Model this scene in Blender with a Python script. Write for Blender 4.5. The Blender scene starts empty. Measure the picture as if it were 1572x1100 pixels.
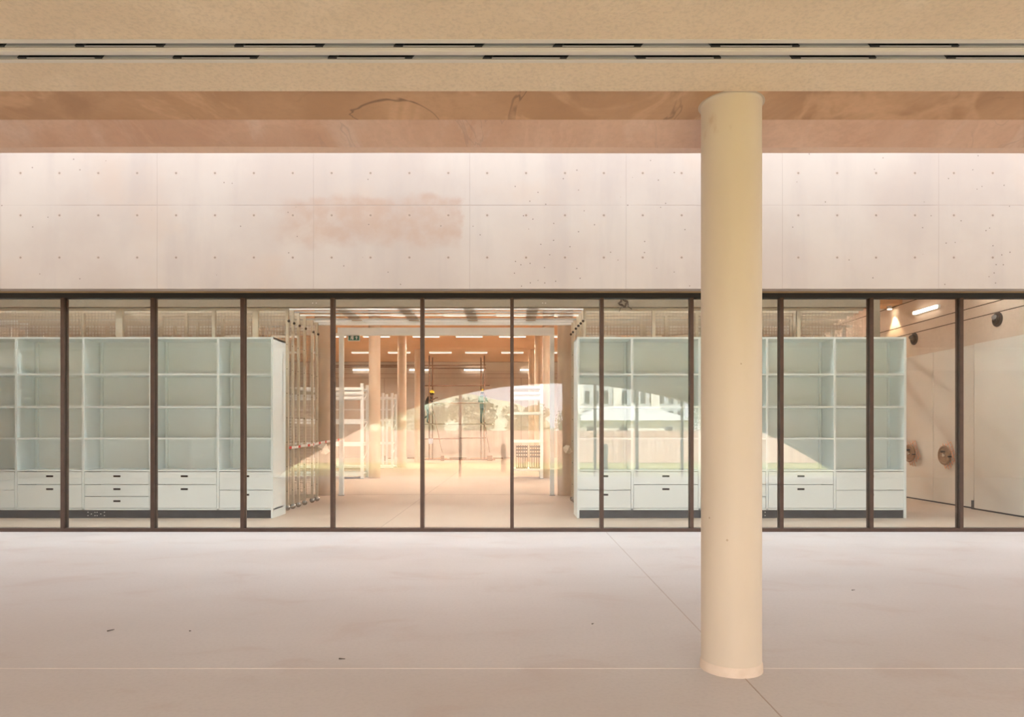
import bpy, bmesh, math, random
from mathutils import Vector, Matrix, noise as mnoise
random.seed(7)
C = bpy.context.scene.collection
F, CX, HY, EYE = 1057.0, 786.0, 664.0, 1.4          # focal length in pixels, vanishing point, eye height
def PX(x, Y): return (x - CX) * Y / F
def PZ(y, Y): return EYE + (HY - y) * Y / F

# ------------------------------------------------------------------ camera, sky, exposure
sc = bpy.context.scene
cam_d = bpy.data.cameras.new('camera'); cam = bpy.data.objects.new('camera', cam_d); C.objects.link(cam)
cam.location = (0, 0, EYE); cam.rotation_euler = (math.pi / 2, 0, 0)
cam_d.sensor_width = 36; cam_d.lens = 36 * F / 1572; cam_d.shift_y = (HY - 550) / 1572; cam_d.clip_end = 500
sc.camera = cam
world = bpy.data.worlds.new('overcast_sky'); sc.world = world; world.use_nodes = True
wn = world.node_tree
bg = wn.nodes['Background']
tc = wn.nodes.new('ShaderNodeTexCoord'); sx = wn.nodes.new('ShaderNodeSeparateXYZ'); cr = wn.nodes.new('ShaderNodeValToRGB')
wn.links.new(tc.outputs['Generated'], sx.inputs[0]); wn.links.new(sx.outputs['Z'], cr.inputs[0]); wn.links.new(cr.outputs[0], bg.inputs[0])
cr.color_ramp.elements[0].color = (0.96, 0.97, 1.0, 1); cr.color_ramp.elements[0].position = 0
cr.color_ramp.elements[1].color = (0.86, 0.92, 1.0, 1); cr.color_ramp.elements[1].position = 1
SKY = 3.8
bg.inputs[1].default_value = SKY
sc.view_settings.view_transform = 'Standard'; sc.view_settings.look = 'None'; sc.view_settings.gamma = 1
sc.view_settings.use_curve_mapping = False
sc.view_settings.exposure = 0.70
PAR = 6.3                   # top of the parapet where the roof stops; the court between it and the glazed wall is open to the sky
sun_d = bpy.data.lights.new('hazy_sun', 'SUN'); sun_d.energy = 19; sun_d.color = (1, .95, .86); sun_d.angle = math.radians(4)
sun = bpy.data.objects.new('hazy_sun', sun_d); C.objects.link(sun); sun.location = (5, 30, 40)
sun.rotation_euler = Vector((.1, math.cos(math.radians(50)), math.sin(math.radians(50)))).to_track_quat('Z', 'Y').to_euler()
LAMP = 170.0                 # hall lamps
HALLC = (1.0, 0.85, 0.70)
sc.cycles.max_bounces = 12; sc.cycles.diffuse_bounces = 6; sc.cycles.transparent_max_bounces = 24
sc.cycles.use_denoising = True

# ------------------------------------------------------------------ materials
def rgba(c): return (c[0], c[1], c[2], 1)
class NT:
    def __init__(s, name):
        s.mat = bpy.data.materials.new(name); s.mat.use_nodes = True; s.t = s.mat.node_tree
        s.b = s.t.nodes['Principled BSDF']; s.co = s.new('ShaderNodeTexCoord').outputs['Object']
    def new(s, k): return s.t.nodes.new(k)
    def put(s, sock, v):
        if v is None: return
        if hasattr(v, 'is_output'): s.t.links.new(v, sock)
        else: sock.default_value = v
    def m(s, op, a, b=None, c=None, clamp=False):
        n = s.new('ShaderNodeMath'); n.operation = op; n.use_clamp = clamp
        s.put(n.inputs[0], a); s.put(n.inputs[1], b); s.put(n.inputs[2], c); return n.outputs[0]
    def xyz(s):
        n = s.new('ShaderNodeSeparateXYZ'); s.put(n.inputs[0], s.co); return n.outputs
    def scl(s, v, sc_):
        n = s.new('ShaderNodeMapping'); s.put(n.inputs['Vector'], v); n.inputs['Scale'].default_value = sc_; return n.outputs[0]
    def noise(s, scale, detail=4, stretch=None, rough=0.55, dist=0):
        n = s.new('ShaderNodeTexNoise'); s.put(n.inputs['Vector'], s.scl(s.co, stretch) if stretch else s.co)
        n.inputs['Scale'].default_value = scale; n.inputs['Detail'].default_value = detail
        n.inputs['Roughness'].default_value = rough; n.inputs['Distortion'].default_value = dist; return n.outputs[0]
    def vor(s, scale):
        n = s.new('ShaderNodeTexVoronoi'); s.put(n.inputs['Vector'], s.co); n.inputs['Scale'].default_value = scale; return n.outputs['Distance'], n.outputs['Color']
    def rng(s, v, a, b, lo=0.0, hi=1.0):
        n = s.new('ShaderNodeMapRange'); n.interpolation_type = 'SMOOTHSTEP'; s.put(n.inputs[0], v)
        for i, q in enumerate((a, b, lo, hi)): n.inputs[i + 1].default_value = q
        return n.outputs[0]
    def mix(s, f, a, b):
        n = s.new('ShaderNodeMix'); n.data_type = 'RGBA'; s.put(n.inputs['Factor'], f)
        s.put(n.inputs['A'], rgba(a) if isinstance(a, tuple) else a); s.put(n.inputs['B'], rgba(b) if isinstance(b, tuple) else b)
        return n.outputs['Result']
    def done(s, col, rough=0.7, height=None, strength=0.2, dist=0.01):
        s.put(s.b.inputs['Base Color'], rgba(col) if isinstance(col, tuple) else col); s.put(s.b.inputs['Roughness'], rough)
        if height is not None:
            n = s.new('ShaderNodeBump'); n.inputs['Strength'].default_value = strength; n.inputs['Distance'].default_value = dist
            s.put(n.inputs['Height'], height); s.put(s.b.inputs['Normal'], n.outputs[0])
        return s.mat
def plain(name, c, c2=None, scale=4, rough=0.55, metal=0, bump=0, stretch=None):
    n = NT(name); f = n.noise(scale, 4, stretch)
    c2 = c2 or tuple(x * 0.9 for x in c)
    n.b.inputs['Metallic'].default_value = metal
    return n.done(n.mix(n.rng(f, 0.3, 0.7), c, c2), rough, f if bump else None, bump)

def concrete_wall():
    n = NT('board_marked_pale_concrete'); x, y, z = n.xyz()
    base = n.mix(n.rng(n.noise(0.55, 5), 0.35, 0.65), (0.45, 0.39, 0.34), (0.405, 0.34, 0.295))
    base = n.mix(n.m('MULTIPLY', n.rng(n.noise(1.6, 6, (1.6, 1, 0.25)), 0.46, 0.72), 0.36), base, (0.35, 0.30, 0.275))   # run-off streaks
    base = n.mix(n.m('MULTIPLY', n.rng(n.noise(0.9, 5), 0.55, 0.72), 0.4), base, (0.45, 0.345, 0.27))
    # rusty patch where an old joint bled
    px0, px1, pz0, pz1 = PX(418, 9.55), PX(712, 9.55), PZ(372, 9.55), PZ(308, 9.55)
    wob = n.m('MULTIPLY', n.m('SUBTRACT', n.noise(2.2, 5), 0.5), 0.55)
    xx = n.m('ADD', x, wob); zz = n.m('ADD', z, n.m('MULTIPLY', wob, 0.7))
    patch = n.m('MULTIPLY', n.m('MULTIPLY', n.rng(xx, px0 - .1, px0 + .5), n.rng(xx, px1 + .03, px1 - .06)),
                n.m('MULTIPLY', n.rng(zz, pz0 - .12, pz0 + .1), n.rng(zz, pz1 + .1, pz1 - .02)))
    base = n.mix(n.m('MULTIPLY', patch, n.rng(n.noise(5, 5), 0.25, 0.7, 0.3, 0.75)), base, (0.37, 0.255, 0.19))
    # shuttering joints
    vx = n.m('ABSOLUTE', n.m('SUBTRACT', n.m('FRACT', n.m('DIVIDE', n.m('ADD', x, 30 * 2.168 - PX(241, 9.55) + 1.084), 2.168)), 0.5))
    hz = n.m('ABSOLUTE', n.m('SUBTRACT', z, PZ(315.3, 9.55)))
    joint = n.m('MAXIMUM', n.m('MULTIPLY', n.rng(vx, .0035, .001), .55), n.m('MULTIPLY', n.rng(hz, .008, .003), n.rng(n.noise(1.1, 2), .35, .65, .2, 1)))
    base = n.mix(n.m('MULTIPLY', joint, .55), base, (0.27, 0.22, 0.19))
    # tie holes on their grid
    fx = n.m('MULTIPLY', n.m('SUBTRACT', n.m('FRACT', n.m('DIVIDE', n.m('ADD', x, 60 * .5394 - PX(31.4, 9.55) + .2697), .5394)), .5), .5394)
    fz = n.m('MULTIPLY', n.m('SUBTRACT', n.m('FRACT', n.m('DIVIDE', n.m('ADD', z, 10 * .585 - PZ(330.5, 9.55) + .2925), .585)), .5), .585)
    d = n.m('SQRT', n.m('ADD', n.m('MULTIPLY', fx, fx), n.m('MULTIPLY', fz, fz)))
    hole = n.rng(d, .019, .010); ring = n.rng(d, .05, .02)
    base = n.mix(n.m('MULTIPLY', ring, .25), base, (0.43, 0.33, 0.27))
    base = n.mix(n.m('MULTIPLY', hole, .8), base, (0.21, 0.155, 0.115))
    # blow holes
    vd, vc = n.vor(9.0)
    sp = n.new('ShaderNodeSeparateColor'); n.put(sp.inputs[0], vc)
    pit = n.m('MULTIPLY', n.m('LESS_THAN', vd, n.m('MULTIPLY', sp.outputs[1], .085)),
              n.m('LESS_THAN', sp.outputs[0], n.rng(n.noise(.5, 3), .36, .62, .03, .75)))
    base = n.mix(n.m('MULTIPLY', pit, .8), base, (0.15, 0.115, 0.095))
    h = n.m('SUBTRACT', n.m('MULTIPLY', n.noise(9, 5), .3), n.m('ADD', hole, n.m('ADD', pit, joint)))
    return n.done(base, .75, h, .25, .01)

def mottled(name, ca, cb, cc, s1, s2, stretch=(1, 1, 1), rough=.7, bump=.15, fine=60, amt=.7, vein=0, grain=.22):
    n = NT(name)
    base = n.mix(n.rng(n.noise(s1, 6, stretch), .35, .65), ca, cb)
    base = n.mix(n.m('MULTIPLY', n.rng(n.noise(s2, 7, stretch, .6, .6), .52, .72), amt), base, cc)
    if vein:
        v = n.m('ABSOLUTE', n.m('SUBTRACT', n.noise(s2 * .8, 4, stretch, .5, 1.2), .5))
        base = n.mix(n.m('MULTIPLY', n.m('MULTIPLY', n.rng(v, .012, .002), n.rng(n.noise(1.1, 2), .45, .6)), vein), base, tuple(q * .45 for q in cc))
        w = n.m('ABSOLUTE', n.m('SUBTRACT', n.noise(s2 * .6, 5, (.7, .4, 1), .6, 1.5), .47))
        base = n.mix(n.m('MULTIPLY', n.rng(w, .05, .0), vein * .45), base, tuple(min(1, q * 1.3 + .05) for q in ca))
    f = n.noise(fine, 4)
    base = n.mix(n.m('MULTIPLY', n.rng(f, .4, .72), grain), base, tuple(v * .72 for v in ca))
    return n.done(base, rough, f, bump, .006)

M = {}
M['wall'] = concrete_wall()
M['floor'] = mottled('pink_screed', (.50, .46, .435), (.46, .415, .385), (.42, .335, .295), .55, 2.2, (.6, .9, 1), .55, .05, 40, .5)
M['hall_floor'] = mottled('tan_screed', (.50, .40, .315), (.455, .36, .28), (.43, .33, .25), .4, 1.5, (1, .5, 1), .45, .03, 40, .4)
M['plaster'] = mottled('sprayed_tan_plaster', (.80, .65, .47), (.75, .60, .43), (.84, .70, .53), 1.0, 3.0, (1, 1, 1), .85, .6, 55, .5, 0, .42)
M['soffit'] = mottled('ochre_concrete_soffit', (.60, .36, .20), (.50, .28, .14), (.40, .215, .105), 1.2, 1.6, (1, .6, 1), .55, .1, 30, .75, .8)
M['lip'] = mottled('rose_concrete', (.62, .42, .33), (.55, .34, .25), (.68, .52, .46), 1.6, 2.6, (1, .5, .5), .65, .1, 30, .7, .3)
M['lip_edge'] = mottled('rose_concrete_edge', (.74, .53, .42), (.70, .49, .385), (.66, .45, .35), 1.6, 2.6, (1, 1, 1), .65, .1, 30, .5)
M['concrete'] = mottled('warm_concrete', (.62, .52, .43), (.57, .47, .38), (.52, .42, .34), .6, 1.8, (1, 1, 1), .75, .1, 25, .5)
M['hall_wall'] = mottled('grey_hall_concrete', (.64, .585, .53), (.585, .535, .48), (.52, .47, .42), .5, 1.4, (1, 1, 1), .75, .1, 25, .5)
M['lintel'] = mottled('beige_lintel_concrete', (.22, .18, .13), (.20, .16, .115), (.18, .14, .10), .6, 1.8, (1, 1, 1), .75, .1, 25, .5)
M['arch_concrete'] = mottled('ochre_vault_concrete', (.58, .42, .28), (.52, .36, .23), (.46, .30, .19), .6, 1.8, (1, 1, 1), .75, .1, 25, .5)
M['orange'] = mottled('orange_concrete_ceiling', (.70, .43, .25), (.65, .385, .21), (.60, .35, .19), .4, 1.2, (1, .3, 1), .7, .05, 20, .6)
def column_mat(name='cream_cast_concrete', k=1):
    n = NT(name); x, y, z = n.xyz()
    base = n.mix(n.rng(n.noise(1.2, 5, (1, 1, .35)), .35, .65), (.575 * k, .485 * k, .375 * k), (.52 * k, .43 * k, .32 * k))
    vd, vc = n.vor(13); sp = n.new('ShaderNodeSeparateColor'); n.put(sp.inputs[0], vc)
    pit = n.m('MULTIPLY', n.m('LESS_THAN', vd, n.m('MULTIPLY', sp.outputs[1], .09)), n.m('LESS_THAN', sp.outputs[0], .10))
    base = n.mix(n.m('MULTIPLY', pit, .7), base, (.34, .25, .16))
    st = n.m('MULTIPLY', n.rng(n.noise(6, 5, (1, 1, .5)), .52, .66), n.rng(n.m('ABSOLUTE', n.m('SUBTRACT', z, 3.19)), .09, .02))
    base = n.mix(n.m('MULTIPLY', st, .5), base, (.36, .20, .08))
    f = n.noise(22, 4)
    return n.done(base, .6, n.m('SUBTRACT', n.m('MULTIPLY', f, .3), pit), .12, .008)
M['column'] = column_mat()
M['column_base'] = plain('cream_mortar', (.62, .50, .39), (.55, .43, .32), 9, .8, 0, .2)
M['hall_column'] = plain('hall_column_concrete', (.66, .53, .41), (.60, .47, .36), 1.5, .7, 0, .05)
M['bronze'] = plain('bronze_aluminium', (.085, .052, .038), (.065, .04, .03), 6, .4, .3)
M['bronze_dark'] = plain('dark_bronze_groove', (.008, .006, .005), None, 6, .6)
M['gasket'] = plain('black_rubber', (.012, .012, .012), None, 6, .7)
M['white_board'] = plain('grey_white_lacquer', (.80, .88, .89), (.78, .86, .87), 2, .42)
M['white_back'] = plain('grey_white_back_board', (.80, .865, .865), (.78, .845, .845), 2, .5)
M['black'] = plain('black_plastic', (.015, .016, .018), None, 5, .5)
M['kick'] = plain('charcoal_plinth', (.018, .022, .028), (.028, .033, .04), 8, .5)
M['white_steel'] = plain('white_painted_steel', (.86, .90, .92), (.83, .87, .89), 3, .4)
M['alu'] = plain('aluminium_track', (.46, .48, .48), (.40, .42, .42), 3, .4, 0)
M['beige_steel'] = plain('beige_painted_steel', (.60, .53, .42), (.55, .48, .38), 3, .45)
M['wire'] = plain('galvanised_wire', (.50, .45, .37), (.44, .39, .32), 8, .45, 0)
M['timber'] = plain('brown_plywood', (.33, .22, .12), (.27, .17, .09), 5, .6, 0, .05, (1, .2, 1))
M['grey_door'] = plain('pale_grey_laminate', (.66, .64, .59), (.64, .615, .565), 1.2, .5)
M['pole'] = plain('rusty_scaffold_tube', (.16, .09, .06), (.24, .12, .07), 9, .5, .4)
M['plank'] = plain('weathered_plank', (.26, .20, .14), (.18, .14, .10), 6, .8, 0, .1, (.2, 1, 1))
M['block'] = plain('brown_block', (.22, .13, .09), None, 8, .9)
M['red'] = plain('red_print', (.70, .06, .05), None, 5, .5)
M['tapewhite'] = plain('white_film', (.86, .82, .78), None, 5, .4)
M['paper'] = plain('pale_kraft_paper', (.86, .76, .64), (.80, .70, .58), 6, .8)
M['bucket'] = plain('pale_blue_plastic', (.45, .55, .70), None, 6, .5)
M['diff_metal'] = plain('cream_diffuser_metal', (.70, .64, .56), (.68, .62, .54), 3, .35)
M['blade'] = plain('grey_air_blade', (.50, .48, .48), None, 3, .5)
M['green'] = plain('sign_green', (.0, .16, .11), None, 5, .4)
M['signwhite'] = plain('sign_white', (.85, .88, .86), None, 5, .4)
M['chrome'] = plain('brushed_metal', (.55, .53, .5), None, 8, .25, .9)
M['jet'] = plain('dark_nozzle_metal', (.12, .115, .11), None, 8, .45, .6)
M['rawwood'] = plain('raw_turned_wood', (.34, .22, .14), (.26, .16, .10), 14, .6)
M['foam'] = plain('salmon_packing_net', (.80, .45, .30), (.72, .38, .25), 10, .8)
M['helmet'] = plain('yellow_helmet', (.80, .55, .03), None, 5, .35)
M['skin'] = plain('brown_skin', (.17, .085, .05), None, 8, .5)
M['hair'] = plain('black_hair', (.01, .009, .008), None, 8, .7)
M['tee'] = plain('black_work_shirt', (.015, .016, .02), (.03, .03, .035), 9, .9)
M['tee_green'] = plain('dark_green_work_shirt', (.03, .065, .055), (.05, .09, .075), 6, .9)
M['jeans'] = plain('dark_blue_trousers', (.02, .045, .06), (.035, .06, .08), 9, .9)
M['boots'] = plain('brown_boots', (.05, .035, .025), None, 9, .7)
M['grass'] = plain('dry_lawn', (.34, .34, .14), (.40, .38, .17), 1.3, .95, 0, .4)
M['fence'] = plain('rose_fence_sheet', (.64, .46, .39), (.58, .41, .34), 2, .7)
M['leaf'] = plain('leaf_green', (.42, .46, .35), (.48, .52, .41), .8, .7)
M['hill'] = plain('pale_scrub_slope', (.50, .52, .40), (.42, .46, .32), .6, .95, 0, .4)
M['bark'] = plain('bark', (.14, .10, .07), None, 6, .9, 0, .3)
M['roof'] = plain('pale_roof_sheet', (.60, .60, .58), (.52, .52, .5), 2, .6)
M['render'] = plain('white_render', (.72, .70, .66), (.66, .64, .6), 1, .8)
M['facade'] = plain('grey_facade', (.44, .46, .48), (.4, .42, .44), 1, .7)
M['winglass'] = plain('dark_window_glass', (.03, .035, .04), None, 2, .1)
M['post'] = plain('grey_prop_steel', (.20, .17, .15), None, 5, .5, .4)
M['twig'] = plain('dark_twig', (.05, .035, .025), None, 9, .9)
M['joint_pale'] = plain('pale_joint_filler', (.66, .585, .525), None, 8, .7)
M['joint_dark'] = plain('saw_cut_joint', (.40, .33, .28), None, 8, .8)
def emis(name, c, s):
    n = NT(name); n.b.inputs['Base Color'].default_value = (.9, .9, .9, 1)
    n.b.inputs['Emission Color'].default_value = rgba(c); n.b.inputs['Emission Strength'].default_value = s; return n.mat
M['lamp'] = emis('warm_lamp_diffuser', HALLC, LAMP)
M['lamp_side'] = emis('translucent_lamp_side', (1, .78, .55), .55); M['lamp_side'].node_tree.nodes['Principled BSDF'].inputs['Base Color'].default_value = (.006, .006, .006, 1)
M['fill_aisle'] = emis('aisle_fill_diffuser', (.80, .96, 1.0), 40)  # glow of the added fill row that brightens the bookcases
M['fill_storage'] = emis('storage_fill_diffuser', (.93, .99, 1.0), 34)  # glow of the added fill row over the mesh storage
M['lamp_soft'] = emis('warm_wall_lamp_diffuser', HALLC, 5)
M['spot'] = emis('warm_spot_lens', (1, .8, .55), 30)
def glass():
    n = NT('clear_glazing'); t = n.t
    tr = n.new('ShaderNodeBsdfTransparent'); tr.inputs[0].default_value = (.975, .985, .978, 1)
    gl = n.new('ShaderNodeBsdfGlossy'); gl.inputs['Roughness'].default_value = 0.0
    lw = n.new('ShaderNodeLayerWeight'); lw.inputs[0].default_value = .5
    f0 = .054                                                          # Schlick, per face of the double glazing
    fac = n.m('ADD', n.m('MULTIPLY', n.m('POWER', lw.outputs['Facing'], 5.0), 1 - f0), f0)
    mx = n.new('ShaderNodeMixShader'); t.links.new(fac, mx.inputs[0]); t.links.new(tr.outputs[0], mx.inputs[1]); t.links.new(gl.outputs[0], mx.inputs[2])
    t.links.new(mx.outputs[0], t.nodes['Material Output'].inputs[0]); t.nodes.remove(n.b); return n.mat
M['glass'] = glass()

# ------------------------------------------------------------------ mesh helpers
class MB:
    def __init__(s): s.v, s.f, s.mi, s.sm = [], [], [], []
    def poly(s, vs, fs, mi=0, smooth=False):
        o = len(s.v); s.v += [tuple(p) for p in vs]
        for f in fs: s.f.append(tuple(i + o for i in f)); s.mi.append(mi); s.sm.append(smooth)
        return s
    def box(s, x0, x1, y0, y1, z0, z1, mi=0):
        return s.poly([(x0, y0, z0), (x1, y0, z0), (x1, y1, z0), (x0, y1, z0), (x0, y0, z1), (x1, y0, z1), (x1, y1, z1), (x0, y1, z1)],
                      [(3, 2, 1, 0), (4, 5, 6, 7), (0, 1, 5, 4), (1, 2, 6, 5), (2, 3, 7, 6), (3, 0, 4, 7)], mi)
    def cbox(s, c, d, mi=0): return s.box(c[0] - d[0] / 2, c[0] + d[0] / 2, c[1] - d[1] / 2, c[1] + d[1] / 2, c[2] - d[2] / 2, c[2] + d[2] / 2, mi)
    def tube(s, a, b, r, n=8, r2=None, mi=0, caps=True):
        a, b = Vector(a), Vector(b); r2 = r if r2 is None else r2; d = (b - a).normalized()
        u = d.orthogonal().normalized(); w = d.cross(u); vs = []
        for p, q in ((a, r), (b, r2)):
            for k in range(n):
                t = 2 * math.pi * k / n; vs.append(p + (u * math.cos(t) + w * math.sin(t)) * q)
        fs = [(k, (k + 1) % n, n + (k + 1) % n, n + k) for k in range(n)]
        s.poly(vs, fs, mi, n > 6)
        if caps: s.poly(vs, [tuple(range(n - 1, -1, -1)), tuple(range(n, 2 * n))], mi)
        return s
    def path(s, pts, r, n=6, mi=0):
        for a, b in zip(pts, pts[1:]): s.tube(a, b, r, n, mi=mi)
        return s
    def lathe(s, c, prof, n=32, axis='z', mi=0, caps=True):
        def P(r, h, t):
            a, b = r * math.cos(t), r * math.sin(t)
            return {'z': (c[0] + a, c[1] + b, c[2] + h), 'x': (c[0] + h, c[1] + a, c[2] + b), 'y': (c[0] + b, c[1] + h, c[2] + a)}[axis]
        vs = [P(r, h, 2 * math.pi * k / n) for r, h in prof for k in range(n)]
        fs = [(i * n + k, i * n + (k + 1) % n, (i + 1) * n + (k + 1) % n, (i + 1) * n + k) for i in range(len(prof) - 1) for k in range(n)]
        s.poly(vs, fs, mi, True)
        if caps: s.poly(vs, [tuple(range(n - 1, -1, -1)), tuple(range((len(prof) - 1) * n, len(prof) * n))], mi)
        return s
    def prism(s, pts, fn, mi=0):
        """outline pts (a, b) swept between fn(a, b, 0) and fn(a, b, 1)"""
        n = len(pts); vs = [fn(a, b, 0) for a, b in pts] + [fn(a, b, 1) for a, b in pts]
        return s.poly(vs, [tuple(range(n - 1, -1, -1)), tuple(range(n, 2 * n))] + [(k, (k + 1) % n, n + (k + 1) % n, n + k) for k in range(n)], mi)
    def build(s, name, mats, parent=None, at=None, bevel=0):
        o0 = Vector(parent_world(parent)) if parent else (Vector(at) if at else Vector((0, 0, 0)))
        me = bpy.data.meshes.new(name); me.from_pydata([tuple(Vector(p) - o0) for p in s.v], [], s.f); me.update()
        for m in (mats if isinstance(mats, (list, tuple)) else [mats]): me.materials.append(m)
        for p, mi, sm in zip(me.polygons, s.mi, s.sm): p.material_index = mi; p.use_smooth = sm
        o = bpy.data.objects.new(name, me); C.objects.link(o)
        if parent: o.parent = parent
        else: o.location = o0
        if bevel:
            b = o.modifiers.new('bevel', 'BEVEL'); b.width = bevel; b.segments = 2; b.limit_method = 'ANGLE'
        return o
def parent_world(o):
    v = Vector(o.location)
    while o.parent: o = o.parent; v += Vector(o.location)
    return v
def tag(o, label=None, cat=None, group=None, kind=None):
    if label: o['label'] = label
    if cat: o['category'] = cat
    if group: o['group'] = group
    if kind: o['kind'] = kind
    return o
def thing(name, loc, label, cat, group=None, kind=None):
    o = bpy.data.objects.new(name, None); o.empty_display_size = .1; C.objects.link(o); o.location = loc
    return tag(o, label, cat, group, kind)
def dup(root, loc, label=None, group=None, rz=0):
    r = root.copy(); C.objects.link(r); r.location = loc; r.rotation_euler = (0, 0, rz)
    if label: r['label'] = label
    if group: r['group'] = group
    for ch in list(root.children):
        c = ch.copy(); C.objects.link(c); c.parent = r
        for g in list(ch.children):
            d = g.copy(); C.objects.link(d); d.parent = c
    return r
def struct(name, mb, m, label=None, cat=None, parent=None):
    o = mb.build(name, m, parent)
    if not parent: tag(o, label, cat, None, 'structure')
    return o
ORD = ['first', 'second', 'third', 'fourth', 'fifth', 'sixth', 'seventh', 'eighth', 'ninth', 'tenth', 'eleventh', 'twelfth']

# ------------------------------------------------------------------ the forecourt: floor, ceiling, beam, walls
XL, XR, YG, YW = -15.0, 17.0, 9.74, 9.55
YA = -1.9                                             # face of the arched wall behind the camera
CZ = EYE + 1.938
fl = struct('floor', MB().box(XL, XR, -2.6, YG + .12, -.15, 0), M['floor'], 'pinkish screed floor of the covered forecourt outside the glass', 'floor')
struct('joint', MB().box(XL, XR, 4.088, 4.098, -.01, .0012), M['joint_pale'], parent=fl)
struct('joint', MB().box(1.325, 1.333, -2.3, YG - .03, -.01, .001), M['joint_dark'], parent=fl)
c1, c2, c3 = 1.938 * F / 604, 1.938 * F / 568, 1.938 * F / 524
ce = struct('ceiling', MB().box(XL, XR, YA - .4, c1, CZ, CZ + .04).box(XL, XR, c2, c3, CZ, CZ + .04), M['plaster'],
            'rough tan sprayed plaster ceiling split by a long air slot', 'ceiling')
struct('roof', MB().box(XL, XR, YA - .4, 6.6, PAR - .2, PAR), M['concrete'], 'flat concrete roof slab above the forecourt', 'roof')  # unseen overhang past the beam, sized to limit sky light on the court floor
# downstand beam: ochre soffit, rose inclined face and its pale lower edge
def strip(prof_a, prof_b, wob_a, wob_b, sa, sb, seed=3.3, n=240):
    mb = MB(); vs = []
    for k in range(n + 1):
        x = XL + (XR - XL) * k / n
        for (y, z), w, s in ((prof_a, wob_a, sa), (prof_b, wob_b, sb)):
            q = mnoise.noise((x * .9, s, seed)) * w + mnoise.noise((x * 3.1, s, seed)) * w * .3
            vs.append((x, y + q * .4, z + q))
    mb.poly(vs, [(2 * k, 2 * k + 1, 2 * k + 3, 2 * k + 2) for k in range(n)], 0, True); return mb
bm_ = struct('ceiling_beam', MB().box(XL, XR, c3 + .002, 4.29, CZ + .012, PAR - .2).box(XL, XR, 4.29, 4.56, CZ + .05, PAR - .2), M['soffit'],
             'ochre concrete beam over the round column', 'beam')
struct('sloped_face', strip((4.291, CZ + .012), (4.502, EYE + 1.865), 0, .012, 0, 5), M['lip'], parent=bm_)
struct('lower_edge', strip((4.502, EYE + 1.865), (4.571, EYE + 1.855), .012, .004, 5, 9), M['lip_edge'], parent=bm_)
struct('court_face', MB().box(XL, XR, 4.568, 4.578, EYE + 1.862, PAR - .2), M['soffit'], parent=bm_)
wb = struct('wall_back', MB().box(XL, XR, YW, YG + .25, PZ(443, YW), 12.2), M['wall'], 'pale pink board-marked concrete wall above the glazing with a rusty stain', 'wall')  # unseen height above the roof is added to keep the sun out of the court
struct('wall_left', MB().box(XL - .3, XL, YA - .4, YG + .25, 3.2, 12.2).box(XL - .3, XL, YA - .4, -.2, 0, 3.2).box(XL - .3, XL, 5.5, YG + .25, 0, 3.2), M['concrete'], 'unseen concrete wall on one side of the forecourt, opened low to let daylight in', 'wall')  # low opening added out of view to brighten the near floor and ceiling
struct('wall_right', MB().box(XR, XR + .3, YA - .4, YG + .25, 3.2, 12.2).box(XR, XR + .3, YA - .4, YA + .4, 0, 3.2).box(XR, XR + .3, YW - .2, YG + .25, 0, 3.2), M['concrete'], 'unseen concrete wall on the other side of the forecourt, opened low for daylight', 'wall')  # left open below, out of view, to bring more daylight into the forecourt
# arched wall behind the camera (seen in the glass)
AX, AW, AH, AZ = 1.48, 8.8, 2.86, .1
mb = MB(); n = 48; pts = []
for k in range(n + 1):
    u = -1 + 2 * k / n; pts.append((AX + u * AW, AZ + AH * (1 - u * u)))
pts = [(XL, 0), (AX - AW - .05, 0)] + pts + [(AX + AW + .05, 0), (XR, 0)]
vs, fs = [], []
for (x, z) in pts:
    vs += [(x, YA, z), (x, YA, PAR - .2), (x, YA - .4, z), (x, YA - .4, PAR - .2)]
for k in range(len(pts) - 1):
    a, b = 4 * k, 4 * k + 4
    fs += [(a, b, b + 1, a + 1), (a + 2, a + 3, b + 3, b + 2), (a, a + 2, b + 2, b)]
mb.poly(vs, fs); struct('wall_front', mb, M['arch_concrete'], 'ochre concrete wall with a wide low arch, mirrored in the glazing', 'wall')

# ------------------------------------------------------------------ the round column
COLX, COLY = 1.305, 4.10
col = thing('column', (COLX, COLY, 0), 'thick round cream concrete column standing alone in front of the glass wall', 'column', None, 'thing')
MB().lathe((COLX, COLY, 0), [(.1735, .055)] + [(.1735, .055 + (3.26 - .055) * k / 24) for k in range(1, 25)] + [(.1735, 3.30), (.1745, 3.33), (.180, 3.36), (.19, CZ + .0115)], 72).build('shaft', M['column'], col)
MB().lathe((COLX, COLY, 0), [(.18, 0), (.1785, .045), (.1735, .0555)], 72).build('base_ring', M['column_base'], col)

# ------------------------------------------------------------------ linear slot air diffuser in the ceiling
df = thing('slot_diffuser', (0, 3.59, CZ), 'long double-slot cream metal air diffuser set in the tan ceiling', 'vent')
yr = [1.938 * F / o for o in (604, 598, 591, 580, 573, 568)]
for a, b in ((0, 1), (2, 3), (4, 5)):
    mb = MB().box(-8, 8, yr[a], yr[b], CZ - .002, CZ + .001)
    if a == 2: mb.box(-8, 8, (yr[a] + yr[b]) / 2 - .012, (yr[a] + yr[b]) / 2 + .012, CZ - .006, CZ - .002)
    mb.build('rail', M['diff_metal'], df)
MB().box(-8, 8, yr[0], yr[5], CZ + .10, CZ + .11).box(-8, 8, yr[0], yr[0] + .006, CZ + .012, CZ + .1).box(-8, 8, yr[5] - .006, yr[5], CZ + .012, CZ + .1).box(-8, 8, yr[2] + .02, yr[3] - .02, CZ + .012, CZ + .1).build('plenum', M['black'], df)
proto_blade = None
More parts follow.
